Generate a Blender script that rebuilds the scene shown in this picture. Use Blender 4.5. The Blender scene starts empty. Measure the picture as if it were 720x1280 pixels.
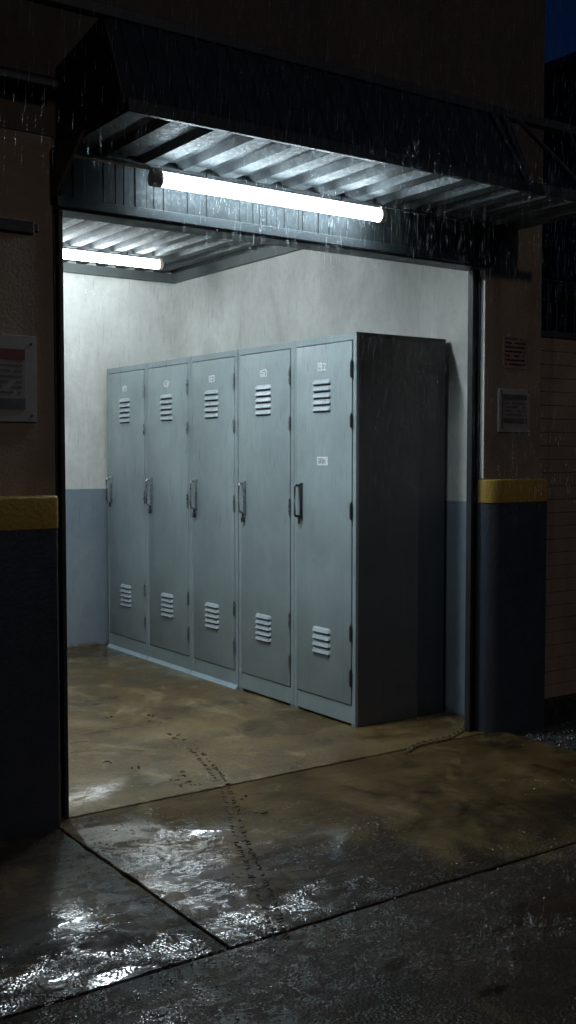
import bpy, bmesh, math, random
from mathutils import Vector, Matrix
random.seed(7)
R = math.radians
scene = bpy.context.scene
COL = scene.collection

# ------------------------------------------------------------------ helpers
class MB:
    """collects shapes and links them as one mesh object"""
    def __init__(s): s.bm = bmesh.new()
    def box(s, x0, x1, y0, y1, z0, z1, bevel=0, seg=2):
        r = bmesh.ops.create_cube(s.bm, size=1.0)
        vs = r['verts']
        for v in vs:
            v.co.x = x0 + (v.co.x + .5) * (x1 - x0)
            v.co.y = y0 + (v.co.y + .5) * (y1 - y0)
            v.co.z = z0 + (v.co.z + .5) * (z1 - z0)
        if bevel:
            es = list({e for v in vs for e in v.link_edges})
            bmesh.ops.bevel(s.bm, geom=es, offset=bevel, segments=seg, affect='EDGES', profile=.5)
        return s
    def prism(s, pts, axis, a0, a1):
        """closed outline pts (2D) extruded along axis from a0 to a1"""
        def P(p, a):
            if axis == 'x': return (a, p[0], p[1])
            if axis == 'y': return (p[0], a, p[1])
            return (p[0], p[1], a)
        A = [s.bm.verts.new(P(p, a0)) for p in pts]
        B = [s.bm.verts.new(P(p, a1)) for p in pts]
        n = len(pts)
        s.bm.faces.new(A); s.bm.faces.new(B[::-1])
        for i in range(n):
            s.bm.faces.new((A[i], B[i], B[(i+1) % n], A[(i+1) % n]))
        return s
    def tube(s, p, q, r, n=12, r2=None, cap=True):
        p, q = Vector(p), Vector(q); d = q - p
        if d.length < 1e-6: return s
        m = Matrix.Translation((p + q) / 2) @ d.to_track_quat('Z', 'Y').to_matrix().to_4x4()
        bmesh.ops.create_cone(s.bm, cap_ends=cap, segments=n, radius1=r, radius2=r if r2 is None else r2, depth=d.length, matrix=m)
        return s
    def path(s, pts, r, n=8, closed=False):
        pts = [Vector(p) for p in pts]; rings = []
        N = len(pts)
        for i, p in enumerate(pts):
            if closed: d = pts[(i+1) % N] - pts[i-1]
            else: d = pts[min(i+1, N-1)] - pts[max(i-1, 0)]
            q = d.to_track_quat('Z', 'Y')
            rings.append([s.bm.verts.new(p + q @ Vector((r*math.cos(2*math.pi*k/n), r*math.sin(2*math.pi*k/n), 0))) for k in range(n)])
        for i in range(N if closed else N-1):
            a, b = rings[i], rings[(i+1) % N]
            off = 0
            if closed and i == N-1:
                off = min(range(n), key=lambda o: (a[0].co - b[o].co).length)
            for k in range(n):
                try: s.bm.faces.new((a[k], a[(k+1) % n], b[(k+1+off) % n], b[(k+off) % n]))
                except ValueError: pass
        if not closed:
            s.bm.faces.new(rings[0][::-1]); s.bm.faces.new(rings[-1])
        return s
    def build(s, name, mat, parent=None, smooth=False, loc=None):
        bmesh.ops.recalc_face_normals(s.bm, faces=s.bm.faces)
        me = bpy.data.meshes.new(name); s.bm.to_mesh(me); s.bm.free()
        if smooth:
            for p in me.polygons: p.use_smooth = True
            try: me.set_sharp_from_angle(angle=R(38))
            except Exception: pass
        me.materials.append(mat)
        o = bpy.data.objects.new(name, me); COL.objects.link(o)
        if parent: o.parent = parent
        if loc: o.location = loc
        return o

def tag(o, label=None, cat=None, group=None, kind=None):
    if label: o['label'] = label
    if cat: o['category'] = cat
    if group: o['group'] = group
    if kind: o['kind'] = kind
    return o
def empty(name, loc, label, cat, group=None, rz=0):
    o = bpy.data.objects.new(name, None); COL.objects.link(o)
    o.location = loc; o.rotation_euler = (0, 0, rz); o.empty_display_size = .1
    return tag(o, label, cat, group)

# ------------------------------------------------------------------ materials
class NT:
    def __init__(s, name):
        s.m = bpy.data.materials.new(name); s.m.use_nodes = True
        s.t = s.m.node_tree; s.n = s.t.nodes
        s.p = s.n['Principled BSDF']
        tc = s.n.new('ShaderNodeNewGeometry'); s.pos = tc.outputs['Position']; s.geo = tc
    def link(s, a, b): s.t.links.new(a, b)
    def mapped(s, scale=(1, 1, 1), src=None, loc=(0, 0, 0)):
        m = s.n.new('ShaderNodeMapping'); m.inputs['Location'].default_value = loc; m.inputs['Scale'].default_value = scale
        s.link(src or s.pos, m.inputs['Vector']); return m.outputs[0]
    def noise(s, scale, detail=4, rough=.55, vec=None, dist=0):
        n = s.n.new('ShaderNodeTexNoise'); n.inputs['Scale'].default_value = scale
        n.inputs['Detail'].default_value = detail; n.inputs['Roughness'].default_value = rough
        n.inputs['Distortion'].default_value = dist
        s.link(vec or s.pos, n.inputs['Vector']); return n.outputs[0]
    def voro(s, scale, vec=None, feature='F1'):
        n = s.n.new('ShaderNodeTexVoronoi'); n.feature = feature; n.inputs['Scale'].default_value = scale
        s.link(vec or s.pos, n.inputs['Vector']); return n.outputs[0]
    def ramp(s, f, stops, mode='LINEAR'):
        n = s.n.new('ShaderNodeValToRGB'); n.color_ramp.interpolation = mode
        e = n.color_ramp.elements
        while len(e) > 1: e.remove(e[-1])
        for i, (p, c) in enumerate(stops):
            if not isinstance(c, (tuple, list)): c = (c, c, c)
            el = e[0] if i == 0 else e.new(p)
            el.position = p; el.color = (c[0], c[1], c[2], 1)
        s.link(f, n.inputs[0]); return n.outputs[0]
    def rng(s, f, a, b, c=0, d=1, smooth=False):
        n = s.n.new('ShaderNodeMapRange'); n.clamp = True
        if smooth: n.interpolation_type = 'SMOOTHSTEP'
        for k, v in zip(('From Min', 'From Max', 'To Min', 'To Max'), (a, b, c, d)): n.inputs[k].default_value = v
        s.link(f, n.inputs['Value']); return n.outputs[0]
    def math(s, op, a, b=None, clamp=False):
        n = s.n.new('ShaderNodeMath'); n.operation = op; n.use_clamp = clamp
        for k, v in ((0, a), (1, b)):
            if v is None: continue
            if isinstance(v, (int, float)): n.inputs[k].default_value = v
            else: s.link(v, n.inputs[k])
        return n.outputs[0]
    def mix(s, f, a, b, mode='MIX'):
        n = s.n.new('ShaderNodeMix'); n.data_type = 'RGBA'; n.blend_type = mode
        def put(sock, v):
            if isinstance(v, (int, float)): sock.default_value = v if sock.type == 'VALUE' else (v, v, v, 1)
            elif isinstance(v, (tuple, list)): sock.default_value = (v[0], v[1], v[2], 1)
            else: s.link(v, sock)
        put(n.inputs[0], f); put(n.inputs[6], a); put(n.inputs[7], b)
        return n.outputs[2]
    def sep(s, v):
        n = s.n.new('ShaderNodeSeparateXYZ'); s.link(v, n.inputs[0]); return n.outputs
    def col(s, c):
        if isinstance(c, (tuple, list)): s.p.inputs['Base Color'].default_value = (c[0], c[1], c[2], 1)
        else: s.link(c, s.p.inputs['Base Color'])
    def rough(s, r):
        if isinstance(r, (int, float)): s.p.inputs['Roughness'].default_value = r
        else: s.link(r, s.p.inputs['Roughness'])
    def metal(s, v): s.p.inputs['Metallic'].default_value = v
    def spec(s, v): s.p.inputs['Specular IOR Level'].default_value = v
    def bump(s, h, strength, dist, prev=None):
        n = s.n.new('ShaderNodeBump'); n.inputs['Distance'].default_value = dist
        if isinstance(strength, (int, float)): n.inputs['Strength'].default_value = strength
        else: s.link(strength, n.inputs['Strength'])
        s.link(h, n.inputs['Height'])
        if prev: s.link(prev, n.inputs['Normal'])
        s.link(n.outputs[0], s.p.inputs['Normal'])
        return n.outputs[0]

def simple(name, c, rough=.5, metal=0, var=.25, vscale=9, bump=0, bscale=60):
    t = NT(name)
    n = t.noise(vscale, 5)
    t.col(t.mix(t.rng(n, .3, .7), tuple(x*(1-var) for x in c), tuple(min(1, x*(1+var)) for x in c)))
    t.rough(t.rng(t.noise(vscale*2.3, 4), .3, .7, max(.03, rough-.1), min(1, rough+.1)))
    t.metal(metal)
    if bump: t.bump(t.noise(bscale, 3), .5, bump)
    return t.m

def concrete(name, wet_all):
    """worn concrete, dry-damp inside, soaked and pitted outside"""
    t = NT(name)
    x, y, z = t.sep(t.pos)
    big = t.noise(1.15, 5, .6, t.mapped((1, 1.5, 1)), .6)
    mid = t.noise(4.2, 6, .65, dist=.4)
    fine = t.noise(46, 5, .7)
    grain = t.noise(210, 2, .6)
    base = t.ramp(mid, [(.28, (.130, .092, .040)), (.46, (.220, .165, .080)), (.58, (.285, .222, .118)), (.75, (.40, .335, .205))])
    base = t.mix(t.rng(big, .40, .62), t.mix(1.0, base, (.62, .56, .46), 'MULTIPLY'), base)
    base = t.mix(t.rng(fine, .35, .72, 0, .35), base, (.09, .072, .046))
    if wet_all:
        # rain-soaked: darkens with soaking and painted shade at the left, more soaked away from the doorway
        w1 = t.noise(1.7, 6, .62, t.mapped((1.3, .8, 1)), 1.1)
        base = t.mix(t.rng(t.noise(2.9, 7, .72, t.mapped((1.4, .9, 1), loc=(2, 7, 0)), .9), .52, .66, 0, .6), base, (.46, .41, .29))
        base = t.mix(t.rng(t.noise(16, 7, .78, dist=.8), .50, .64, 0, .5), base, (.10, .075, .04))
        soak_shade = t.rng(t.math('ADD', w1, t.math('ADD', t.rng(y, 3.3, 2.2, -.10, .20), t.rng(x, 1.50, 1.56, .10, 0))), .40, .60, smooth=True)  # the x term paints the left slab's shade into the colour
        base = t.mix(soak_shade, t.mix(1.0, base, (.42, .385, .31), 'MULTIPLY'), t.mix(1.0, base, (.100, .078, .048), 'MULTIPLY'))
        pud = t.rng(t.noise(2.3, 5, .55, t.mapped((1, 1.6, 1), loc=(.42, .80, 0)), .5), .55, .63, smooth=True)
        film = t.rng(t.noise(6.5, 6, .68, t.mapped((.6, 1.9, 1)), 1.0), .42, .60)
        rgh = t.math('SUBTRACT', t.rng(film, 0, 1, .80, .55), t.math('MULTIPLY', pud, .20))
        base = t.mix(t.rng(t.noise(120, 3, .7), .50, .70, 0, .45), t.mix(1.0, base, (.80, .72, .56), 'MULTIPLY'), t.mix(1.0, base, (1.7, 1.6, 1.35), 'MULTIPLY'))
        t.col(base); t.rough(rgh); t.spec(.2)
        t.p.inputs['Coat Weight'].default_value = 1.0
        lean = t.rng(t.math('ADD', x, t.math('MULTIPLY', y, .35)), 4.5, 2.3, -.13, .12)
        lean = t.math('ADD', lean, t.math('ADD', t.rng(y, 3.5, 2.2, -.05, .10), t.rng(y, 2.470, 2.466, 0, .05)))
        sheen = t.rng(t.noise(3.6, 6, .72, t.mapped((.8, 1.5, 1)), 1.3), .42, .60, smooth=True)
        drypatch = t.rng(t.math('ADD', t.noise(3.4, 8, .80, t.mapped((1.1, 1.7, 1), loc=(3, 1, 0)), 1.6), lean), .47, .53, smooth=True)
        speck = t.rng(t.math('ADD', t.noise(42, 4, .7), lean), .44, .56)
        blot = t.rng(t.noise(13, 5, .7, t.mapped((1, 1.3, 1), loc=(4, 4, 0)), .5), .47, .54)
        drypatch = t.math('MULTIPLY', drypatch, t.rng(t.math('ADD', blot, t.rng(y, 2.9, 3.4, 0, 1)), 0, 1, .12, 1))
        wetness = t.math('MAXIMUM', t.math('MULTIPLY', t.rng(drypatch, 0, 1, .06, 1.0), t.rng(speck, 0, 1, .12, 1.0)), pud)
        t.link(wetness, t.p.inputs['Coat Weight'])
        t.link(t.math('MULTIPLY', t.math('ADD', t.rng(sheen, 0, 1, .03, .13), t.rng(y, 2.5, 3.1, 0, .07)), t.rng(pud, 0, 1, 1, .35)), t.p.inputs['Coat Roughness'])
        t.p.inputs['Coat IOR'].default_value = 1.8
        notp = t.rng(pud, 0, 1, 1, .10)
        pits = t.voro(105, t.mapped((1, 1, 1)))
        h = t.math('ADD', t.math('MULTIPLY', t.math('MULTIPLY', pits, pits), 3.2), t.math('MULTIPLY', t.noise(120, 3, .6), .9))
        amp = t.math('MULTIPLY', notp, t.rng(t.math('ADD', t.noise(3.1, 5, .65), t.rng(y, 3.15, 2.25, -.24, .12)), .40, .62, .04, .27))
        n1 = t.bump(h, amp, .0150)
        n2 = t.bump(t.noise(9, 4, .6), t.rng(pud, 0, 1, .25, .03), .008, n1)
        t.link(n2, t.p.inputs['Coat Normal'])
    else:
        damp = t.rng(t.noise(1.4, 5, .6, t.mapped((.7, 1.3, 1)), .8), .47, .68, smooth=True)
        base = t.mix(damp, base, t.mix(1.0, base, (.55, .50, .42), 'MULTIPLY'))
        pale = t.rng(t.noise(2.6, 6, .7, t.mapped((1.5, .8, 1)), .9), .54, .66, 0, .55)
        base = t.mix(pale, base, (.50, .44, .30))
        base = t.mix(t.rng(t.noise(105, 4, .8), .50, .66, 0, .75), base, (.075, .058, .036))
        base = t.mix(t.rng(t.noise(17, 7, .78, dist=.8), .50, .64, 0, .55), base, (.13, .10, .055))
        base = t.mix(t.rng(t.noise(80, 4, .8, t.mapped(loc=(9, 3, 0))), .60, .72, 0, .6), base, (.62, .57, .44))
        base = t.mix(1.0, base, (.84, .76, .58), 'MULTIPLY')
        t.col(base)
        t.rough(t.mix(damp, t.rng(mid, .3, .7, .34, .52), .18))
        t.spec(.45)
        t.link(t.rng(t.noise(3.3, 6, .7, t.mapped((.9, 1.4, 1), loc=(5, 2, 0)), 1.0), .46, .60, .0, .6), t.p.inputs['Coat Weight'])
        t.p.inputs['Coat Roughness'].default_value = .10
        n1 = t.bump(t.math('ADD', fine, t.math('MULTIPLY', grain, .4)), .8, .009)
        t.bump(t.noise(7, 4), .35, .012, n1)
    return t.m

def plaster(name, c1, c2, dirt, scale=2.2, bump=.003, rough=.8):
    t = NT(name)
    x, y, z = t.sep(t.pos)
    a = t.noise(scale, 6, .62, t.mapped((1, 1, .7)), .8)
    b = t.noise(scale*9, 5, .6)
    streak = t.noise(7, 4, .6, t.mapped((1, 1, .10)))
    c = t.ramp(a, [(.32, c1), (.66, c2)])
    c = t.mix(t.rng(b, .45, .75, 0, .30), c, dirt)
    c = t.mix(t.rng(streak, .52, .72, 0, .14), c, dirt)
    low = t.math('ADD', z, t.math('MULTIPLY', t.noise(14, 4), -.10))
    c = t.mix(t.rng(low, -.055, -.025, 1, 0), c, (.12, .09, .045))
    t.col(c); t.rough(rough)
    n1 = t.bump(t.noise(55, 5, .65), .5, bump)
    t.bump(t.noise(4, 3), .4, .01, n1)
    return t.m

def stucco(name, c, rough=.85):
    t = NT(name)
    a = t.noise(1.6, 6, .65, t.mapped((1, 1, .6)), 1.0)
    streak = t.noise(9, 5, .6, t.mapped((1, 1, .07)))
    cc = t.ramp(a, [(.3, tuple(v*.62 for v in c)), (.7, tuple(min(1, v*1.25) for v in c))])
    cc = t.mix(t.rng(streak, .5, .72, 0, .5), cc, tuple(v*.42 for v in c))
    t.col(cc); t.rough(t.rng(streak, .4, .7, rough, rough-.35)); t.spec(.4)
    n1 = t.bump(t.noise(85, 4, .7), .8, .006)
    t.bump(t.noise(16, 4), .5, .008, n1)
    return t.m

def painted(name, c, wear=(.25, .22, .17), rough=.4, streakc=None, bump=.0015, bs=120, spec=.5, wearamt=.10):
    t = NT(name)
    a = t.noise(2.4, 5, .6)
    cc = t.ramp(a, [(.3, tuple(v*.82 for v in c)), (.7, tuple(min(1, v*1.14) for v in c))])
    streak = t.noise(22, 5, .6, t.mapped((1, 1, .08)))
    cc = t.mix(t.rng(streak, .50, .75, 0, .35), cc, streakc or tuple(v*.55 for v in c))
    scuff = t.noise(12, 7, .8, t.mapped((1, 1, .6), loc=(2, 5, 1)), 1.2)
    cc = t.mix(t.rng(scuff, .56, .68, 0, .22), cc, tuple(v*.6 for v in c))
    chip = t.noise(38, 6, .75)
    cc = t.mix(t.rng(chip, .69 - wearamt*.3, .72 - wearamt*.3), cc, wear)
    t.col(cc); t.spec(spec)
    t.rough(t.rng(t.noise(13, 5, .6), .3, .7, max(.08, rough-.12), rough+.14))
    n1 = t.bump(t.noise(bs, 3, .6), .6, bump)
    t.bump(t.noise(5, 3), .3, .006, n1)
    return t.m

def sheet_metal(name, c, metal=.85, rough=.36, ribs=None):
    t = NT(name)
    spang = t.voro(55)
    a = t.noise(5, 6, .65, t.mapped((1, .35, 1)))
    cc = t.ramp(a, [(.3, tuple(v*.55 for v in c)), (.55, c), (.8, tuple(min(1, v*1.3) for v in c))])
    rust = t.noise(9, 6, .7, t.mapped((1, .4, .3)))
    cc = t.mix(t.rng(rust, .60, .72, 0, .45), cc, (.10, .085, .07))
    t.col(cc); t.metal(metal)
    t.rough(t.rng(spang, 0, .6, rough-.08, rough+.16))
    t.bump(t.noise(30, 4, .6), .5, .004)
    return t.m

M = {}
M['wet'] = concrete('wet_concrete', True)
M['floor'] = concrete('damp_concrete', False)
M['wall_up'] = plaster('pale_plaster', (.44, .445, .42), (.63, .635, .60), (.34, .34, .315))
M['wall_low'] = plaster('blue_grey_dado', (.165, .205, .245), (.215, .262, .305), (.12, .15, .175), bump=.002, rough=.55)
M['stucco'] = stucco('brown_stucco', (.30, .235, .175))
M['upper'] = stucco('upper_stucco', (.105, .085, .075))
M['base'] = painted('dark_blue_paint', (.036, .046, .062), (.07, .065, .06), .45, bump=.004, bs=70)
M['yellow'] = painted('yellow_paint', (.34, .215, .035), (.10, .075, .04), .6, bump=.004, bs=70, wearamt=.25)
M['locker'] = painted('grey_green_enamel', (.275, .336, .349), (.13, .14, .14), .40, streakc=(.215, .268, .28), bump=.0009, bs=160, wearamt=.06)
M['lockerside'] = painted('shade_dark_side', (.070, .072, .078), (.12, .11, .10), .55, streakc=(.12, .12, .12), bump=.001)  # unlit look of this side put into a darker colour
M['louvre'] = painted('louvre_lit_tone', (.38, .44, .47), (.2, .2, .2), .36, bump=.0005, wearamt=.02)  # lighter than the doors: light on the hoods put into the colour
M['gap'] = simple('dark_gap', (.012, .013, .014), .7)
M['steel'] = simple('worn_steel', (.33, .35, .36), .32, .9, .3, 30)
M['darksteel'] = simple('dark_steel', (.045, .048, .052), .42, .6, .35, 14, .001, 90)
M['frame'] = painted('black_door_frame', (.022, .024, .027), (.10, .085, .06), .40, bump=.0015, wearamt=.15)
M['beam'] = painted('dark_beam', (.045, .055, .06), (.10, .085, .07), .45, bump=.002, wearamt=.1)
M['galv'] = sheet_metal('galvanised_sheet', (.085, .094, .098), .5, .5)
M['header'] = sheet_metal('weathered_header_sheet', (.032, .040, .043), .4, .5)
M['fascia'] = painted('dark_fascia_sheet', (.020, .028, .034), (.05, .05, .05), .45, streakc=(.036, .046, .052), bump=.003)
M['band'] = painted('wall_head_beam', (.10, .115, .115), (.15, .13, .1), .6, bump=.002)
M['white'] = simple('white_paint', (.72, .74, .74), .5, 0, .08, 30)
M['ink'] = simple('grey_ink', (.10, .11, .12), .6)
M['blue_strip'] = painted('pale_blue_strip', (.38, .50, .56), (.2, .22, .22), .4, wearamt=.1)
M['cap'] = simple('yellowed_end_cap', (.62, .50, .40), .5, 0, .3, 40)
M['conduit'] = simple('dull_conduit', (.72, .60, .50), .5, 0, .3, 30)
M['plate'] = simple('sign_plate', (.33, .315, .30), .45, 0, .12, 14)
M['plate_in'] = simple('sign_panel', (.26, .25, .235), .5, 0, .15, 14)
M['red'] = simple('faded_red', (.16, .04, .035), .5, 0, .25, 20)
M['paper'] = simple('brown_notice', (.26, .17, .14), .7, 0, .2, 20)
M['mud'] = simple('wet_mud', (.022, .016, .010), .35, 0, .4, 60, .002, 90)
M['neigh'] = stucco('neighbour_boards', (.33, .26, .205))
M['night'] = stucco('unlit_brick', (.05, .042, .04))
M['glass'] = simple('dark_glass', (.01, .012, .016), .12)
M['asphalt'] = painted('wet_asphalt', (.045, .045, .047), (.09, .09, .09), .35, bump=.012, bs=110)
M['stone'] = simple('wet_gravel', (.045, .045, .045), .42, 0, .5, 50)
M['chain'] = simple('rusty_chain', (.30, .22, .13), .42, .8, .4, 50)

def emit(name, c, s):
    m = bpy.data.materials.new(name); m.use_nodes = True
    n = m.node_tree.nodes; n.remove(n['Principled BSDF'])
    e = n.new('ShaderNodeEmission'); e.inputs[0].default_value = (*c, 1); e.inputs[1].default_value = s
    m.node_tree.links.new(e.outputs[0], n['Material Output'].inputs[0]); return m
M['tube_out'] = emit('lit_tube_outer', (.74, .91, 1.0), 28)
M['tube_in'] = emit('lit_tube_inner', (.84, .95, 1.0), 31)
M['tube_fill'] = emit('added_fill_tube', (.83, .94, 1.0), 112)

def rain_mat():
    m = bpy.data.materials.new('rain_water'); m.use_nodes = True
    n = m.node_tree.nodes; p = n['Principled BSDF']
    p.inputs['Base Color'].default_value = (.9, .95, 1, 1)
    p.inputs['Roughness'].default_value = .25
    p.inputs['Transmission Weight'].default_value = .35
    p.inputs['IOR'].default_value = 1.33
    p.inputs['Alpha'].default_value = .24
    return m
M['rain'] = rain_mat()
def water_mat():
    m = bpy.data.materials.new('bead_water'); m.use_nodes = True
    p = m.node_tree.nodes['Principled BSDF']
    p.inputs['Base Color'].default_value = (.10, .09, .075, 1)
    p.inputs['Roughness'].default_value = .07; p.inputs['Alpha'].default_value = .75
    p.inputs['IOR'].default_value = 1.8
    return m
M['bead'] = water_mat()

# ------------------------------------------------------------------ measures
DY = 3.74           # outer face of the facade
IY = 3.83           # inner face of the facade
BW = 7.07           # back wall
RX = 3.925          # right interior wall
LX0 = 3.308         # locker fronts

# ------------------------------------------------------------------ ground
g = MB(); g.box(-60, 70, -40, 90, -.30, -.03)
tag(g.build('ground', M['asphalt']), 'wet dark asphalt ground beyond the slabs', kind='structure')
def slab(mb, x0, x1, y0, y1, zt, step=.03):
    pts = []
    def side(ax, ay, bx, by, nx, ny):
        L = math.hypot(bx - ax, by - ay); n = max(2, int(L/step)); chip = 0
        for k in range(n):
            t = k/n
            if chip <= 0 and random.random() < .05: chip = random.randint(1, 3); dep = random.uniform(.002, .009)
            d = abs(random.gauss(0, .0011))
            if chip > 0: d += dep*random.uniform(.5, 1); chip -= 1
            if k == 0: d = .002
            pts.append((ax + (bx-ax)*t + nx*d, ay + (by-ay)*t + ny*d))
    side(x0, y0, x1, y0, 0, 1); side(x1, y0, x1, y1, -1, 0); side(x1, y1, x0, y1, 0, -1); side(x0, y1, x0, y0, 1, 0)
    n = len(pts); B = []
    cx, cy = (x0+x1)/2, (y0+y1)/2
    def inset(q, e): return (q[0] + (e if q[0] < cx else -e) * (1 if min(abs(q[0]-x0), abs(q[0]-x1)) < .02 else 0), q[1] + (e if q[1] < cy else -e) * (1 if min(abs(q[1]-y0), abs(q[1]-y1)) < .02 else 0))
    r0 = [mb.bm.verts.new((q[0], q[1], -.12)) for q in pts]
    r1 = [mb.bm.verts.new((q[0], q[1], zt - .005)) for q in pts]
    r2 = [mb.bm.verts.new((*inset(q, .0018), zt - .0012)) for q in pts]
    r3 = [mb.bm.verts.new((*inset(q, .004), zt)) for q in pts]
    for a_, b_ in ((r0, r1), (r1, r2), (r2, r3)):
        for k in range(n): mb.bm.faces.new((a_[k], a_[(k+1) % n], b_[(k+1) % n], b_[k]))
    mb.bm.faces.new(r3)
p = MB()
for (x0, x1, y0, y1) in ((-3.2, 1.530, 2.475, 3.719), (1.536, 3.872, 2.475, 3.719),
                         (-3.2, 3.872, .2, 2.467), (-3.2, 3.872, -3.0, .19)):
    slab(p, x0, x1, y0, y1, 0)
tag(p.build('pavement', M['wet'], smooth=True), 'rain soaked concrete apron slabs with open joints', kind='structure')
f = MB(); slab(f, .6, RX + .1, 3.726, BW + .1, .003)
tag(f.build('floor', M['floor'], smooth=True), 'stained brown concrete floor inside the bay', kind='structure')

# gravel beside the slab
gv_v, gv_f = [], []
OCT = [(1,0,0),(0,1,0),(-1,0,0),(0,-1,0),(0,0,1),(0,0,-1)]
OF = [(0,1,4),(1,2,4),(2,3,4),(3,0,4),(1,0,5),(2,1,5),(3,2,5),(0,3,5)]
for i in range(9000):
    x = random.uniform(3.89, 6.4); y = random.uniform(2.0, 4.12)
    if x < 4.19 and y > 3.66: continue
    r = random.uniform(.004, .011); k = len(gv_v); a_ = random.random()*6.28
    ca, sa = math.cos(a_), math.sin(a_)
    for (u, v, q) in OCT:
        jt = [random.uniform(.7, 1.3) for _ in range(3)]
        u, v, q = u*jt[0]*r, v*jt[1]*r, q*jt[2]*r*.7
        gv_v.append((x + u*ca - v*sa, y + u*sa + v*ca, -.027 + r*.4 + q + u*random.uniform(-.3, .3)))
    gv_f += [tuple(k + j for j in f_) for f_ in OF]
def raw(name, vs, fs, mat):
    me = bpy.data.meshes.new(name); me.from_pydata(vs, [], fs); me.materials.append(mat); me.update()
    o = bpy.data.objects.new(name, me); COL.objects.link(o); return o
tag(raw('gravel', gv_v, gv_f, M['stone']), 'wet dark gravel beside the slab edge', kind='stuff')

# ------------------------------------------------------------------ interior walls and ceiling
def wall_thing(name, label, up, low):
    o = up.build(name, M['wall_up']); tag(o, label, 'wall')
    low.build('painted_dado', M['wall_low'], o); return o
PL = 1.115
u = MB().box(.6, RX, BW, BW + .12, PL, 2.78); l = MB().box(.6, RX, BW - .002, BW + .12, 0, PL - .0)
bwall = wall_thing('back_wall', 'rear plaster wall, pale above and blue grey below, left of the lockers', u, l)
u = MB().box(RX, RX + .12, IY, BW + .12, PL, 2.78); l = MB().box(RX - .002, RX + .12, IY, BW, 0, PL)
swall = wall_thing('side_wall', 'mottled pale plaster wall running behind and above the locker row', u, l)
u = MB().box(.48, .6, IY, BW + .12, PL, 2.78); l = MB().box(.48, .602, IY, BW, 0, PL)
lwall = wall_thing('side_wall', 'plaster wall hidden at the left end of the bay', u, l)
MB().box(.6, RX - .0, BW - .035, BW - .003, 2.612, 2.675).build('head_beam', M['band'], bwall)
MB().box(RX - .035, RX - .003, IY + .01, BW - .036, 2.612, 2.675).build('head_beam', M['band'], swall)

def corrugated(mb, x0, x1, y0, y1, z, pitch, depth, th=.003, plane=None):
    """trapezoid sheet, ribs along y; plane(a, b) maps (along, across) for sloped sheets"""
    xs = []; x = x0; k = 0
    prof = [(0, 0), (.42, 0), (.5, 1), (.92, 1)]
    while x < x1 - 1e-6:
        for t, h in prof:
            xx = x + t * pitch
            if xx <= x1: xs.append((xx, h * depth))
        x += pitch
    xs.append((x1, 0))
    top = []; 
    for xx, h in xs:
        a = mb.bm.verts.new((xx, y0, z + h)); b = mb.bm.verts.new((xx, y1, z + h))
        c = mb.bm.verts.new((xx, y0, z + h + th)); d = mb.bm.verts.new((xx, y1, z + h + th))
        top.append((a, b, c, d))
    for p_, q_ in zip(top, top[1:]):
        mb.bm.faces.new((p_[0], p_[1], q_[1], q_[0])); mb.bm.faces.new((p_[2], q_[2], q_[3], p_[3]))
        mb.bm.faces.new((p_[0], q_[0], q_[2], p_[2])); mb.bm.faces.new((p_[1], p_[3], q_[3], q_[1]))
    for e in (top[0], top[-1]): mb.bm.faces.new((e[0], e[2], e[3], e[1]))
c = MB(); corrugated(c, .6, RX, IY, BW, 2.68, .15, .035)
tag(c.build('ceiling', M['galv']), 'corrugated metal ceiling inside the bay', kind='structure')
r_ = MB().box(.4, RX + .2, IY + .01, BW + .2, 2.79, 2.9)
tag(r_.build('roof_slab', M['night']), 'roof slab over the bay', kind='structure')

# ------------------------------------------------------------------ facade
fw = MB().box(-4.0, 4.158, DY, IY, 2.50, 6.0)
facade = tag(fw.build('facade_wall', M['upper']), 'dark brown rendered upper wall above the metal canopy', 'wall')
MB().box(1.576, 3.766, DY + .012, IY - .002, 2.30, 2.498).build('lintel', M['beam'], facade)
MB().box(-4.0, 1.56, DY - .10, DY - .002, 2.640, 2.675, bevel=.004).build('ledge', M['beam'], facade)

def rounded_rect(x0, x1, y0, y1, r, corners, n=8):
    """outline; corners: subset of 'fl','fr' rounded at the front (y0)"""
    pts = []
    if 'fl' in corners:
        for k in range(n+1):
            a = math.pi + (math.pi/2)*k/n
            pts.append((x0 + r + r*math.cos(a), y0 + r + r*math.sin(a)))
    else: pts.append((x0, y0))
    if 'fr' in corners:
        for k in range(n+1):
            a = -math.pi/2 + (math.pi/2)*k/n
            pts.append((x1 - r + r*math.cos(a), y0 + r + r*math.sin(a)))
    else: pts.append((x1, y0))
    pts += [(x1, y1), (x0, y1)]
    return pts
def pier(name, label, x0, x1, bx0, bx1, by, r, corners, b0, b1):
    o = MB().box(x0, x1, DY, IY, b1 - .02, 2.498, bevel=.004).build(name, M['stucco']); tag(o, label, 'pillar', 'pillars at the doorway')
    MB().prism(rounded_rect(bx0, bx1, by, IY - .003, r, corners), 'z', -.03, b0).build('painted_base', M['base'], o, True)
    q = .002
    bb = MB(); bb.prism(rounded_rect(bx0 - q, bx1 + q, by - q, IY - .002, r, corners), 'z', b0 + .0005, b1)
    top = [e for e in bb.bm.edges if all(v.co.z > b1 - .001 for v in e.verts)]
    bmesh.ops.bevel(bb.bm, geom=top, offset=.010, segments=3, affect='EDGES', profile=.5)
    bb.build('yellow_band', M['yellow'], o, True)
    return o
pr_ = pier('doorway_pillar', 'brown pillar right of the doorway with rounded dark base and two notices',
           3.768, 4.158, 3.757, 4.170, 3.700, .085, ('fl',), 1.122, 1.235)
pl_ = pier('doorway_pillar', 'wide brown pillar left of the doorway with yellow band over black base',
           -4.0, 1.576, -4.0, 1.545, 3.640, .02, ('fr',), 1.090, 1.206)

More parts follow.
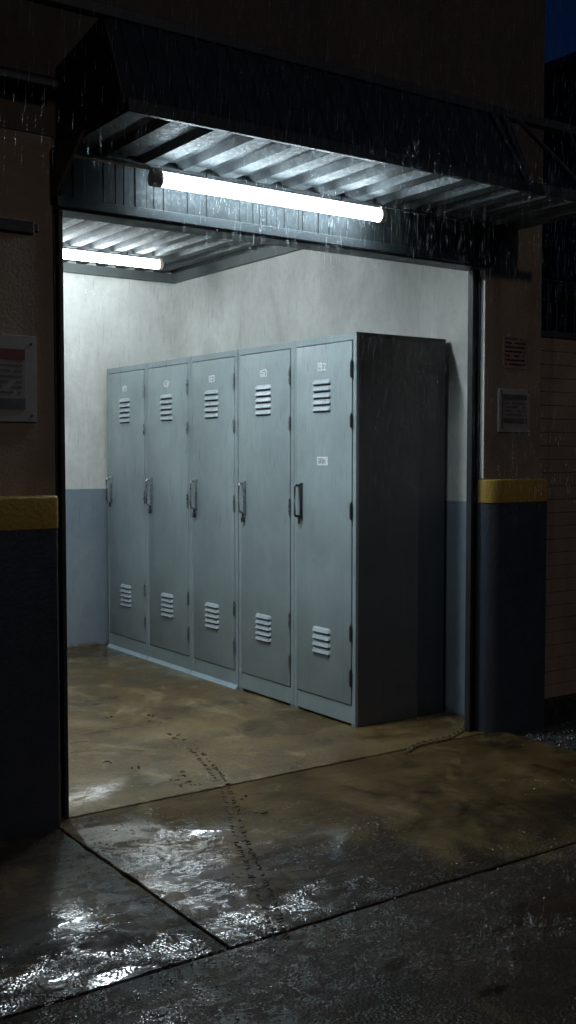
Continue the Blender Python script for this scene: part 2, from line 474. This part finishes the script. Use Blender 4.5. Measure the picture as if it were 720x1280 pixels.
# ------------------------------------------------------------------ door frame
fr = empty('door_frame', (2.65, 3.80, 0), 'black metal frame lining the open shutter doorway', 'door frame')
def P(mb, name, mat, par, smooth=False):
    """build with world coordinates under an unrotated empty"""
    bmesh.ops.translate(mb.bm, verts=mb.bm.verts, vec=-Vector(par.location))
    return mb.build(name, mat, par, smooth)
j = MB().box(3.752, 3.7665, 3.767, 3.812, 0, 2.235, bevel=.002); j.box(3.7265, 3.7515, 3.786, 3.806, 0, 2.235, bevel=.002)
j.box(3.712, 3.7260, 3.770, 3.803, 0, 2.235, bevel=.002)
P(j, 'jamb', M['frame'], fr)
P(MB().box(3.7640, 3.7678, 3.7415, 3.7660, 1.24, 2.235), 'plaster_reveal', M['wall_up'], fr)
P(MB().box(3.7345, 3.7385, 3.776, 3.785, 0, 2.235), 'guide_rail', M['darksteel'], fr)
j = MB().box(1.578, 1.588, 3.745, 3.86, 0, 2.235, bevel=.002); j.box(1.590, 1.606, 3.72, 3.86, 0, 2.235, bevel=.002)
P(j, 'jamb', M['frame'], fr)
b = MB().box(1.578, 3.7665, 3.715, 3.826, 2.236, 2.276, bevel=.003)
b.box(1.578, 3.7665, 3.700, 3.714, 2.246, 2.283, bevel=.002)
P(b, 'lintel_beam', M['beam'], fr)
h = MB(); h.box(1.58, 3.765, 3.726, 3.7385, 2.284, 2.437)
x = 1.60
while x < 3.74:
    w = random.choice((.018, .03, .045, .07)); dd = random.uniform(.001, .0045)
    h.box(x, min(x + w, 3.76), 3.7255 - dd, 3.726, 2.2845, 2.4365, bevel=.0009)
    x += w + random.choice((0.0005, .004, .012))
P(h, 'header_panel', M['header'], fr)
P(MB().box(1.575, 3.75, 3.700, 3.716, 2.438, 2.447), 'flashing', M['darksteel'], fr)

# ------------------------------------------------------------------ canopy
cx0, cx1, cy0 = 1.600, 3.985, 3.185
cn = empty('canopy', (2.7, 3.74, 2.44), 'dark corrugated metal canopy with deep sloping fascia over the doorway', 'canopy')
c = MB(); corrugated(c, cx0, cx1, cy0, DY - .004, 2.449, .165, .030)
P(c, 'roof_sheet', M['galv'], cn)
# fascia: ribbed sloping sheet
def slope_pt(x, t, off=0): # t 0 bottom..1 top
    y = cy0 + .155*t; z = 2.470 + .335*t
    n = Vector((0, -.335, .155)).normalized()*off
    return (x, y + n.y, z + n.z)
fa = MB(); xs = []; x = cx0; k = 0
while x < 3.42:
    for t, o in ((0, 0), (.6, 0), (.68, .006), (.92, .006)):
        xs.append((x + t*.07, o))
    x += .07
prev = None
for xx, o in xs:
    q = [fa.bm.verts.new(slope_pt(xx, 0, o)), fa.bm.verts.new(slope_pt(xx, 1, o)), fa.bm.verts.new(slope_pt(xx, 1, o-.003)), fa.bm.verts.new(slope_pt(xx, 0, o-.003))]
    if prev:
        for a_ in range(4): fa.bm.faces.new((prev[a_], q[a_], q[(a_+1) % 4], prev[(a_+1) % 4]))
    prev = q
P(fa, 'fascia', M['fascia'], cn)
P(MB().box(cx0 - .004, cx1 + .1, cy0 - .016, cy0 + .004, 2.4465, 2.490, bevel=.003), 'gutter_edge', M['fascia'], cn)
P(MB().box(-4.0, cx1 + .6, 3.325, 3.37, 2.795, 2.835, bevel=.004), 'top_rail', M['beam'], cn)
P(MB().prism([(cy0 + .005, 2.46), (DY - .004, 2.46), (DY - .004, 2.742), (3.345, 2.805)], 'x', cx0 - .008, cx0 - .003), 'side_panel', M['fascia'], cn)
P(MB().prism([(DY - .002, 2.452), (3.45, 2.452), (DY - .002, 2.255)], 'x', cx0 - .034, cx0 - .022), 'bracket', M['darksteel'], cn)
P(MB().prism([(DY - .045, 2.452), (DY - .046, 2.27), (DY - .002, 2.27), (DY - .002, 2.452)], 'x', 3.742, 3.75).prism([(3.735, 2.27), (3.79, 2.27), (3.885, 2.446), (3.735, 2.446)], 'y', 3.712, 3.7385), 'bracket', M['darksteel'], cn)
for (xa, ta, xb, tb) in ((3.44, 1, 3.46, 0), (3.52, 1, 3.86, 0), (3.86, 0, 3.86, 1), (3.37, .98, 3.44, .02)):
    a_, b_ = slope_pt(xa, ta, .01), slope_pt(xb, tb, .01)
    P(MB().tube(a_, b_, .011, 8), 'truss_bar', M['beam'], cn)
for xx in (2.0, 2.6, 3.2):
    P(MB().tube((xx, 3.345, 2.79), (xx, 3.735, 2.79), .014, 8), 'roof_strut', M['darksteel'], cn)

# ------------------------------------------------------------------ fluorescent lamps
def lamp(label, x0, x1, y, z, r, mat, conduit=None, hang=.05):
    o = empty('fluorescent_lamp', (x0, y, z), label, 'lamp', 'fluorescent tube lamps')
    P(MB().tube((x0 + .018, y, z), (x1 - .018, y, z), r, 24), 'tube', mat, o, True)
    for xa, xb in ((x0 - .022, x0 + .0175), (x1 - .0175, x1 + .006)):
        e = MB().tube((xa, y, z), (xb, y, z), r*1.12, 20); e.box(xa, xb, y - r*.7, y + r*.7, z + r*.6, z + r*1.35, bevel=.003)
        P(e, 'end_cap', M['cap'], o, True)
    P(MB().box(x0, x1, y - r*.45, y + r*.45, z + r*1.05, z + r*1.3), 'batten', M['darksteel'], o)
    for xx in (x0 + .2*(x1-x0), x0 + .8*(x1-x0)):
        P(MB().tube((xx, y, z + r*1.3), (xx, y, z + r*1.3 + hang), .004, 8), 'hanger', M['darksteel'], o)
    if conduit:
        P(conduit, 'conduit', M['conduit'], o, True)
    return o
cd = MB().path([(1.622, 3.655, 2.421), (1.75, 3.655, 2.4215), (1.85, 3.655, 2.422), (1.915, 3.655, 2.422), (1.924, 3.645, 2.416), (1.926, 3.630, 2.395)], .0085, 10)
lamp('large glowing fluorescent tube under the canopy, in front of the doorway', 1.932, 3.015, 3.615, 2.374, .0265, M['tube_out'], cd, .02)
lamp('smaller glowing fluorescent tube deep inside, near the back wall', 2.28, 3.50, 6.5, 2.626, .030, M['tube_in'], None, .02)
lamp('added unseen fluorescent tube behind the door header, brightens the lockers', 1.45, 2.65, 4.38, 2.60, .045, M['tube_fill'], None, .02)  # added fill lamp out of view, brightens locker fronts and side wall

# ------------------------------------------------------------------ lockers
def strokes(lines, mat, name, parent, ox, y0, z0, w, hgt, th=.0022):
    """thin raised strokes on the door plane; lines in 0..1 coordinates, u runs left to right as seen"""
    mb = MB()
    for (a, b) in lines:
        ya, yb = y0 - a[0]*w, y0 - b[0]*w
        za, zb = z0 + a[1]*hgt, z0 + b[1]*hgt
        d = Vector((0, yb - ya, zb - za)); L = d.length; d.normalize()
        n = Vector((0, -d.z, d.y)) * th; e = d * th * .8
        q = [Vector((0, ya, za)) - e + n, Vector((0, yb, zb)) + e + n, Vector((0, yb, zb)) + e - n, Vector((0, ya, za)) - e - n]
        mb.prism([(v.y, v.z) for v in q], 'x', ox - .0012 - .0001*random.random(), ox + .0004)
    return mb.build(name, mat, parent)
def poly(*pts): return list(zip(pts, pts[1:]))
BOX = poly((0, 0), (1, 0), (1, 1), (0, 1), (0, 0))
GL = [
 poly((.0, .85), (.0, 0), (1, 0)) + poly((.0, .95), (.5, .95)) + poly((.15, .75), (.45, .75), (.45, .45), (.15, .45), (.15, .75)) + poly((.45, .45), (.40, .2)) + poly((.6, .8), (.95, .8), (.75, .2)),
 poly((.05, .9), (.05, .05), (.9, .0), (.95, .8)) + poly((.65, .95), (.2, .8), (.3, .55), (.65, .5), (.6, .2), (.2, .25)) + poly((.8, 1.0), (.8, .7)),
 poly((.1, .9), (.1, .1), (.55, 0)) + poly((.1, .9), (.9, .95), (.9, .1), (.7, .05)) + poly((.1, .5), (.7, .5)) + poly((.4, .9), (.4, .2)),
 poly((0, .7), (.15, .1), (.75, 0), (1, .8), (.4, 1), (0, .7)) + poly((.3, .6), (.75, .65), (.7, .3), (.3, .25)),
 poly((.1, 0), (.1, .9), (.8, .9), (.85, .1), (.1, 0)) + poly((.3, .3), (.3, .65), (.6, .65)),
]
YB = [4.152, 4.680, 5.226, 5.772, 6.345, 6.940]
H = 1.952
DEPTH = .585
labels = [
 'nearest locker, grey, with dark side panel exposed and white label mid-door',
 'grey locker second from the exposed dark side, just right of the wide dark gap',
 'middle locker of the row, just left of the wide dark gap',
 'grey locker between the middle locker and the one touching the back wall',
 'farthest grey locker, at the left end against the back wall',
]
HINGES = [(1.73, 1.81), (1.485, 1.55), (1.035, 1.115), (.43, .505), (.205, .285)]
def louvres(n, y0, w, z0, pitch, door):
    mb = MB()
    hh = pitch*.74
    for k in range(n):
        z = z0 + k*pitch
        # bent hood: outline in (x,z) swept over y with closed, slightly shorter ends
        prof = [(.0006, z + hh), (-.006, z + hh*.80), (-.0145, z + hh*.10), (-.0130, z + hh*.04), (.0006, z - hh*.0)]
        ys = [(y0 - w/2, .0), (y0 - w/2 + .009, 1), (y0 + w/2 - .009, 1), (y0 + w/2, .0)]
        rings = []
        for yy, s in ys:
            rings.append([mb.bm.verts.new((px*(s if px < 0 else 1) - .0001, yy, z + (pz - z)*(.55 + .45*s) + (0 if s else hh*.1))) for px, pz in prof])
        for a_, b_ in zip(rings, rings[1:]):
            for i in range(len(prof)):
                j_ = (i + 1) % len(prof)
                mb.bm.faces.new((a_[i], a_[j_], b_[j_], b_[i]))
        mb.bm.faces.new(rings[0]); mb.bm.faces.new(rings[-1][::-1])
    bmesh.ops.remove_doubles(mb.bm, verts=mb.bm.verts, dist=.0002)
    o = mb.build('vent', M['louvre'], door)
    s = MB()
    for k in range(n):
        z = z0 + k*pitch
        s.box(-.0012, .001, y0 - w/2 + .004, y0 + w/2 - .004, z - .0065, z - .0005)
    s.build('vent_slot', M['gap'], door)
    return o
for i in range(5):
    y0 = YB[i]; w = YB[i+1] - y0
    if i == 2: y0 += .010; w -= .010       # wide gap between third and fourth
    w -= .003
    lk = empty('locker', (LX0, y0, 0), labels[i], 'locker', 'grey steel lockers in a row')
    st = .026
    b = MB().box(0, .018, 0, st, .014, H, bevel=.0015); b.box(0, .018, w - st, w, .014, H, bevel=.0015)
    b.box(.0012, .018, st + .0002, w - st - .0002, H - .036, H - .0005, bevel=.0015)
    b.box(.0185, DEPTH, .0015, w - .0015, .02, H - .001)
    b.build('body', M['locker'], lk)
    b = MB().box(.002, .018, st + .0002, w - st - .0002, .016, .108, bevel=.0025)
    b.build('plinth', M['locker'], lk)
    for yy in (.002, w - .034):
        MB().box(.003, .035, yy, yy + .032, .003, .0138).build('foot', M['locker'], lk)
    MB().box(.012, .0182, st + .0004, w - st - .0004, .109, H - .037).build('door_recess', M['gap'], lk)
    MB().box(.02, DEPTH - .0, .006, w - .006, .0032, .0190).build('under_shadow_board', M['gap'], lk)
    if i == 0:
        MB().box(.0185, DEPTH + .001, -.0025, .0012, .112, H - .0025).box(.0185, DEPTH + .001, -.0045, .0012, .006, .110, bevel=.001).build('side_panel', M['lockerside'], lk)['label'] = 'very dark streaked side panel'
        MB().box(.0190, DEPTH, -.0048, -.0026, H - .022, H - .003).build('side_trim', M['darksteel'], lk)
    # door
    dy0, dy1 = st + .0045, w - st - .0045
    dr = MB().box(0, .016, dy0, dy1, .1125, H - .0405, bevel=.0022, seg=2).build('door', M['locker'], lk, True)
    dr.location = (-.004, 0, 0)
    tilt = random.uniform(-.15, .15)
    mid = (dy0 + dy1)/2 + .01
    vw = .150
    louvres(5, mid, vw, 1.575, .034, dr)
    louvres(4 if i == 0 else 5, mid, vw, .335 if i == 0 else .325, .036 if i == 0 else .031, dr)
    for (za, zb) in HINGES:
        hg = MB().tube((-.005, dy0 - .003, za), (-.005, dy0 - .003, zb), .0058, 10); hg.tube((-.005, dy0 - .003, zb), (-.005, dy0 - .003, zb + .008), .003, 8)
        hg.box(-.0035, .002, dy0 + .001, dy0 + .012, za + .006, zb - .006, bevel=.0008)
        hg.build('hinge', M['steel'] if i else M['darksteel'], dr, True)
    strokes(GL[i], M['white'], 'number_mark', dr, 0, mid + .034, 1.783, .070, .038, .0030)
    if i == 0:
        lb = MB().box(-.002, .0004, mid - .048, mid + .040, 1.300, 1.344, bevel=.0006).build('paper_label', M['white'], dr)
        lb['label'] = 'white label with grey print'
        strokes(poly((.1, .1), (.1, .95), (.45, .95), (.35, .55), (.45, .1)) + poly((.25, .1), (.25, .6)) + poly((.6, .1), (.6, .7), (.72, .95)) + poly((.78, .1), (.78, .7)) + poly((.95, .1), (.95, .95)),
                M['ink'], 'label_print', dr, -.0021, mid + .030, 1.308, .062, .027, .0020)
    # handle: two posts, grip bar and a back bar, with a latch tongue
    hy = dy1 - .030; hz0, hz1 = 1.022, 1.205
    hd = MB()
    hd.box(-.0035, .0004, hy - .030, hy + .016, hz0 - .004, hz1 + .004, bevel=.001)
    hd.build('handle_plate', M['locker'], dr)
    hd = MB()
    hd.path([(0, hy, hz1 - .012), (-.026, hy, hz1 - .010), (-.034, hy, hz1 - .020), (-.034, hy, hz0 + .020), (-.026, hy, hz0 + .010), (0, hy, hz0 + .012)], .0062, 10)
    hd.box(-.020, -.0036, hy - .029, hy - .022, hz0 + .0, hz1 + .002, bevel=.0012)
    hd.box(-.016, -.004, hy - .022, hy + .010, hz1 - .018, hz1 - .006, bevel=.001)
    hd.box(-.016, -.004, hy - .022, hy + .010, hz0 + .004, hz0 + .018, bevel=.001)
    hd.build('handle', M['steel'] if i else M['darksteel'], dr, True)
    hk = MB().tube((-.016, hy - .012, hz0 + .006), (-.016, hy - .012, hz0 - .028), .006, 10)
    if i in (1, 2, 3): hk.box(-.022, -.008, hy - .022, hy + .0, hz0 - .046, hz0 - .020, bevel=.002)
    hk.build('latch', M['darksteel'], dr, True)
    if i >= 2:
        MB().prism([(-.016, .0035), (.0, .0035), (.0, .026), (-.003, .026)], 'y', .004, w - .002).build('floor_strip', M['blue_strip'], lk)['label'] = 'pale blue strip along the floor'

# ------------------------------------------------------------------ notices
def word_bars(mb, x0, x1, z0, z1, rows, y, hfrac=.4, dens=.8):
    for k in range(rows):
        zc = z1 - (k + .5)*(z1 - z0)/rows; hh = (z1 - z0)/rows*hfrac/2
        x = x0
        while x < x1 - .004:
            L = random.uniform(.006, .022)
            if random.random() < dens: mb.box(x, min(x + L, x1), y - .0005, y + .0005, zc - hh, zc + hh)
            x += L + .0035
def screws(mb, pts, y):
    for (a, b_) in pts: mb.tube((a, y + .002, b_), (a, y - .0025, b_), .0045, 8)
yS = DY
s = empty('notice_board', (1.30, yS, 1.47), 'pale screwed notice plate with red header on the left pillar', 'sign')
P(MB().box(1.10, 1.503, yS - .012, yS + .002, 1.470, 1.778, bevel=.002), 'plate', M['plate'], s)
P(MB().box(1.145, 1.458, yS - .0135, yS - .0115, 1.515, 1.706), 'panel', M['plate_in'], s)
P(MB().box(1.145, 1.458, yS - .0150, yS - .0137, 1.690, 1.728), 'header_strip', M['red'], s)
P(MB().box(1.145, 1.458, yS - .0152, yS - .0137, 1.515, 1.553), 'footer_strip', M['ink'], s)
t = MB(); word_bars(t, 1.155, 1.448, 1.565, 1.680, 6, yS - .0142); P(t, 'small_print', M['ink'], s)
for q in [(1.482, 1.748), (1.482, 1.492), (1.122, 1.748), (1.122, 1.492)]:
    t = MB(); screws(t, [q], yS - .012); P(t, 'screw', M['darksteel'], s)
s = empty('notice_board', (3.96, yS, 1.463), 'small framed grey notice with dark header and footer, lower on right pillar', 'sign')
P(MB().box(3.854, 4.072, yS - .011, yS + .002, 1.463, 1.674, bevel=.002), 'plate', M['plate'], s)
P(MB().box(3.885, 4.045, yS - .0128, yS - .0108, 1.508, 1.648), 'panel', M['plate_in'], s)
P(MB().box(3.885, 4.045, yS - .0142, yS - .0130, 1.622, 1.648), 'header_strip', M['ink'], s)
P(MB().box(3.885, 4.045, yS - .0142, yS - .0130, 1.508, 1.532), 'footer_strip', M['ink'], s)
P(MB().box(3.868, 3.875, yS - .0160, yS - .0112, 1.48, 1.655), 'frame_edge', M['steel'], s)
t = MB(); word_bars(t, 3.895, 4.035, 1.540, 1.614, 4, yS - .0135); P(t, 'small_print', M['ink'], s)
for q in [(3.868, 1.664), (4.060, 1.664)]:
    t = MB(); screws(t, [q], yS - .011); P(t, 'screw', M['darksteel'], s)
s = empty('paper_notice', (3.97, yS, 1.775), 'faded brown paper notice above the framed one on right pillar', 'sign')
P(MB().box(3.889, 4.050, yS - .004, yS + .001, 1.775, 1.937), 'sheet', M['paper'], s)
t = MB(); word_bars(t, 3.898, 4.040, 1.785, 1.930, 7, yS - .0045, .42, .9); P(t, 'small_print', M['mud'], s)
s = MB().box(1.02, 1.500, yS - .016, yS + .002, 2.140, 2.182, bevel=.004).box(1.03, 1.517, yS - .014, yS + .002, 2.150, 2.176, bevel=.003)
tag(s.build('blank_plaque', M['darksteel']), 'narrow blank black plaque high on the left pillar', 'plaque')

# ------------------------------------------------------------------ chain on the floor
ch = MB(); pts = []
N = 24
for k in range(N):
    t_ = k/(N-1)
    x = 3.225 + t_*.50; y = 3.668 + .135*t_ + .020*math.sin(t_*7) ; pts.append((x, y))
for k, (x, y) in enumerate(pts):
    nx, ny = pts[min(k+1, N-1)]; px, py = pts[max(k-1, 0)]
    a = math.atan2(ny - py, nx - px) + random.uniform(-.25, .25)
    L, W = .0165, .0085
    ring = []
    for q in range(14):
        an = 2*math.pi*q/14
        u_, v_ = L*math.cos(an), W*math.sin(an)
        tilt = (.85 if k % 2 else .12)
        ring.append((x + u_*math.cos(a) - v_*math.cos(tilt)*math.sin(a), y + u_*math.sin(a) + v_*math.cos(tilt)*math.cos(a), .011 + v_*math.sin(tilt)))
    ch.path(ring, .0030, 6, closed=True)
tag(ch.build('chain', M['chain'], smooth=True), 'short rusty chain lying across the doorway floor joint', 'chain')

# ------------------------------------------------------------------ water beads on the slabs
from mathutils import noise as mn
bv, bf = [], []
def bead(x, y, z, r, hgt):
    k = len(bv); n = 8
    ex, ang = random.uniform(.8, 1.5), random.random()*3.14
    ca, sa = math.cos(ang), math.sin(ang)
    for (rr, zz) in ((1, 0), (.82, .55), (.45, .90)):
        for q in range(n):
            a = 2*math.pi*q/n; u, v = r*rr*ex*math.cos(a), r*rr*math.sin(a)
            bv.append((x + u*ca - v*sa, y + u*sa + v*ca, z + zz*hgt))
    bv.append((x, y, z + hgt))
    for L_ in (0, 1):
        for q in range(n):
            a, b = k + L_*n + q, k + L_*n + (q+1) % n
            bf.append((a, b, b + n, a + n))
    for q in range(n): bf.append((k + 2*n + q, k + 2*n + (q+1) % n, k + 3*n))
cnt = 0
while cnt < 15000:
    x = random.uniform(.4, 3.85); y = random.uniform(1.5, 3.68)
    if x < 1.56 and y > 3.60: continue
    m_ = mn.fractal((x*2.1, y*3.2, 3.7), 1.0, 2.0, 5) + .12*max(0, 3.0 - y) - (.22 if y > 3.1 else 0)
    if m_ < random.uniform(-.1, .25): continue
    if abs(y - 2.472) < .014 or (abs(x - 1.532) < .014 and y > 2.46): continue
    r = min(.0065, .0012 + random.expovariate(1/.0013))
    bead(x, y, -.0003, r, r*random.uniform(.35, .6)); cnt += 1
wb = tag(raw('water_drops', bv, bf, M['bead']), 'scattered rain beads glinting on the soaked apron slabs', kind='stuff')
for p_ in wb.data.polygons: p_.use_smooth = True

# ------------------------------------------------------------------ muddy tread track
def lerp_path(P_, t):
    n = len(P_) - 1; f_ = t*n; i = min(int(f_), n-1); f_ -= i
    a, b = Vector(P_[i]), Vector(P_[i+1]); return a.lerp(b, f_)
tr = [(2.56, 4.86), (2.50, 4.50), (2.449, 4.235), (2.38, 4.00), (2.316, 3.80), (2.16, 3.46), (2.006, 3.164), (1.93, 2.98), (1.847, 2.797), (1.77, 2.62), (1.689, 2.456)]
mt = MB()
def clod(x, y, lx, ly, a, h_):
    z = .004 if y > 3.73 else .001
    m = Matrix.Translation((x, y, z)) @ Matrix.Rotation(a, 4, 'Z') @ Matrix.Diagonal((lx, ly, h_, 1))
    rr = bmesh.ops.create_icosphere(mt.bm, subdivisions=2, radius=1, matrix=m)
    for v in rr['verts']:
        v.co += Vector((random.uniform(-1, 1)*ly*.35, random.uniform(-1, 1)*ly*.35, 0))
k = 0
tt = 0
while tt < 1:
    pA = lerp_path(tr, tt); pB = lerp_path(tr, min(tt + .01, 1)); d = (pB - pA); a = math.atan2(d.y, d.x)
    nrm = Vector((-math.sin(a), math.cos(a)))
    fade = min(1, .15 + tt*2.2)
    for sgn in (-1, 1):
        if random.random() > fade*.88: continue
        c_ = pA + nrm*sgn*(.012 + .010*random.random()) + d.normalized()*(.008*random.random() + (.012 if sgn > 0 else 0))
        clod(c_.x, c_.y, random.uniform(.006, .015), random.uniform(.0018, .0036), a + math.pi/2 + sgn*random.uniform(.1, 1.0), random.uniform(.002, .004))
    tt += random.uniform(.007, .0135)
for (x, y) in ((2.21, 3.93), (2.19, 3.86), (2.15, 3.90), (2.235, 4.0), (2.14, 3.83), (2.10, 4.15), (2.04, 4.3), (2.27, 3.55), (2.23, 3.36), (2.6, 4.95), (2.40, 5.05), (2.19, 3.80), (1.9, 4.45)):
    for q in range(3): clod(x + random.uniform(-.02, .02), y + random.uniform(-.02, .02), random.uniform(.004, .012), random.uniform(.003, .006), random.uniform(0, 3), random.uniform(.002, .006))
tag(mt.build('mud_track', M['mud'], smooth=True), 'line of dark muddy tread crumbs curving across the floor joint', kind='stuff')

# ------------------------------------------------------------------ neighbour on the right
nw = MB()
z = -.03
while z < 1.95:
    hh = .074
    nw.box(4.30, 9.0, 4.150 + random.uniform(0, .006), 4.25, z, z + hh, bevel=.004); z += hh + .0015
nb = tag(nw.build('boundary_wall', M['neigh']), 'brown boarded wall beyond the right pillar, topped with wire mesh', 'wall')
MB().box(4.30, 9.0, 4.140, 4.26, z + .0005, z + .035, bevel=.003).build('coping', M['beam'], nb)
mf = MB(); z0 = z + .035
x = 4.42
while x < 8.5:
    mf.tube((x, 4.2, z0), (x, 4.2, 2.33), .0035, 6); x += .075
for zz in (z0 + .08, z0 + .18, z0 + .27): mf.tube((4.30, 4.2, zz), (8.5, 4.2, zz), .003, 6)
mf.tube((4.30, 4.2, 2.33), (8.5, 4.2, 2.33), .011, 8)
mf.box(4.30, 4.33, 4.18, 4.22, z0, 2.33)
tag(mf.build('mesh_fence', M['darksteel']), 'wire mesh fence panel standing on top of the brown boundary wall', 'fence')
bd = empty('background_building', (9.0, 9.0, 0), 'unlit dark building against the night sky behind the mesh fence', 'building')
P(MB().box(9.0, 20.0, -3.0, 24.0, -.03, 5.36), 'wall', M['night'], bd)
P(MB().box(8.85, 20.0, -3.1, 24.1, 5.362, 5.46), 'roof_edge', M['beam'], bd)
for yy in (3.2, 6.6, 10.4):
    wn = P(MB().box(8.97, 9.02, yy, yy + 1.3, 3.0, 4.3), 'window', M['darksteel'], bd)
    w2 = MB().box(8.96, 8.975, yy + .06, yy + .62, 3.06, 4.24); w2.box(8.96, 8.975, yy + .68, yy + 1.24, 3.06, 4.24)
    P(w2, 'pane', M['glass'], bd).parent = wn

# ------------------------------------------------------------------ rain
rv, rf = [], []
def drop(x, y, z, L, r):
    k = len(rv)
    for a in (0, 2.094, 4.189): rv.append((x + r*math.cos(a), y + r*math.sin(a), z))
    rv.append((x + .04*L, y, z + L*.75)); rv.append((x - .02*L, y, z - L*.25))
    for j in range(3):
        rf.append((k + j, k + (j+1) % 3, k + 3)); rf.append((k + (j+1) % 3, k + j, k + 4))
for i in range(22000):
    y = random.uniform(1.6, 2.85); x = random.uniform(.35, 4.0)
    z = random.uniform(1.2, 3.5)
    if x < 1.5 and y > 2.1: continue
    if x > 3.3 and y > 2.5: continue
    if random.random() < .35 and z < 1.9: continue
    drop(x, y, z, random.uniform(.025, .060), random.uniform(.0002, .00042))
for i in range(1500):       # drips from the gutter edge
    x = random.uniform(1.65, 3.2); z = 2.44 - random.random()**1.6*1.0
    drop(x, 3.15 + random.uniform(-.02, .012), z, random.uniform(.020, .060), random.uniform(.0002, .00045))
for i in range(1600):       # fine drips close to the header
    x = random.uniform(1.62, 2.95); z = random.uniform(1.8, 2.44)
    drop(x, 3.3 + random.uniform(-.1, .25), z, random.uniform(.015, .045), random.uniform(.0002, .0004))
tag(raw('rain', rv, rf, M['rain']), 'fine rain falling in front of the canopy and doorway', kind='stuff')

# ------------------------------------------------------------------ sky and light
SUN_EL, SUN_AZ = 23.0, 0.0      # street light standing in front of the doorway
w = bpy.data.worlds.new('World'); scene.world = w; w.use_nodes = True
n = w.node_tree.nodes; bg = n['Background']
sky = n.new('ShaderNodeTexSky'); sky.sky_type = 'NISHITA'; sky.sun_disc = False
sky.sun_elevation = R(SUN_EL); sky.sun_rotation = R(180)
mx = n.new('ShaderNodeMix'); mx.data_type = 'RGBA'; mx.blend_type = 'MULTIPLY'; mx.inputs[0].default_value = 1
mx.inputs[7].default_value = (.12, .38, 1.0, 1)
w.node_tree.links.new(sky.outputs[0], mx.inputs[6]); w.node_tree.links.new(mx.outputs[2], bg.inputs[0])
bg.inputs[1].default_value = .0040
sl = bpy.data.lights.new('street_glow', 'SUN'); sl.energy = .108; sl.angle = R(3); sl.color = (1, .77, .56)
so = bpy.data.objects.new('street_glow', sl); COL.objects.link(so)
d = Vector((0, math.cos(R(SUN_EL)), -math.sin(R(SUN_EL))))
so.rotation_euler = d.to_track_quat('-Z', 'Y').to_euler(); so.location = (2, -5, 5)

# ------------------------------------------------------------------ camera
cam = bpy.data.cameras.new('camera'); co = bpy.data.objects.new('camera', cam); COL.objects.link(co)
co.location = (0, 0, 1.35); co.rotation_euler = (R(90 - 2.984), 0, R(-34.953))
cam.sensor_fit = 'HORIZONTAL'; cam.sensor_width = 36; cam.lens = 36*1353.5/720
cam.clip_start = .05; cam.clip_end = 400
scene.camera = co
scene.view_settings.view_transform = 'Standard'; scene.view_settings.look = 'None'
scene.view_settings.exposure = .18; scene.view_settings.gamma = 1
scene.cycles.use_denoising = True
scene.cycles.max_bounces = 8; scene.cycles.transparent_max_bounces = 16
scene.cycles.sample_clamp_indirect = 6
scene.cycles.caustics_reflective = False; scene.cycles.caustics_refractive = False
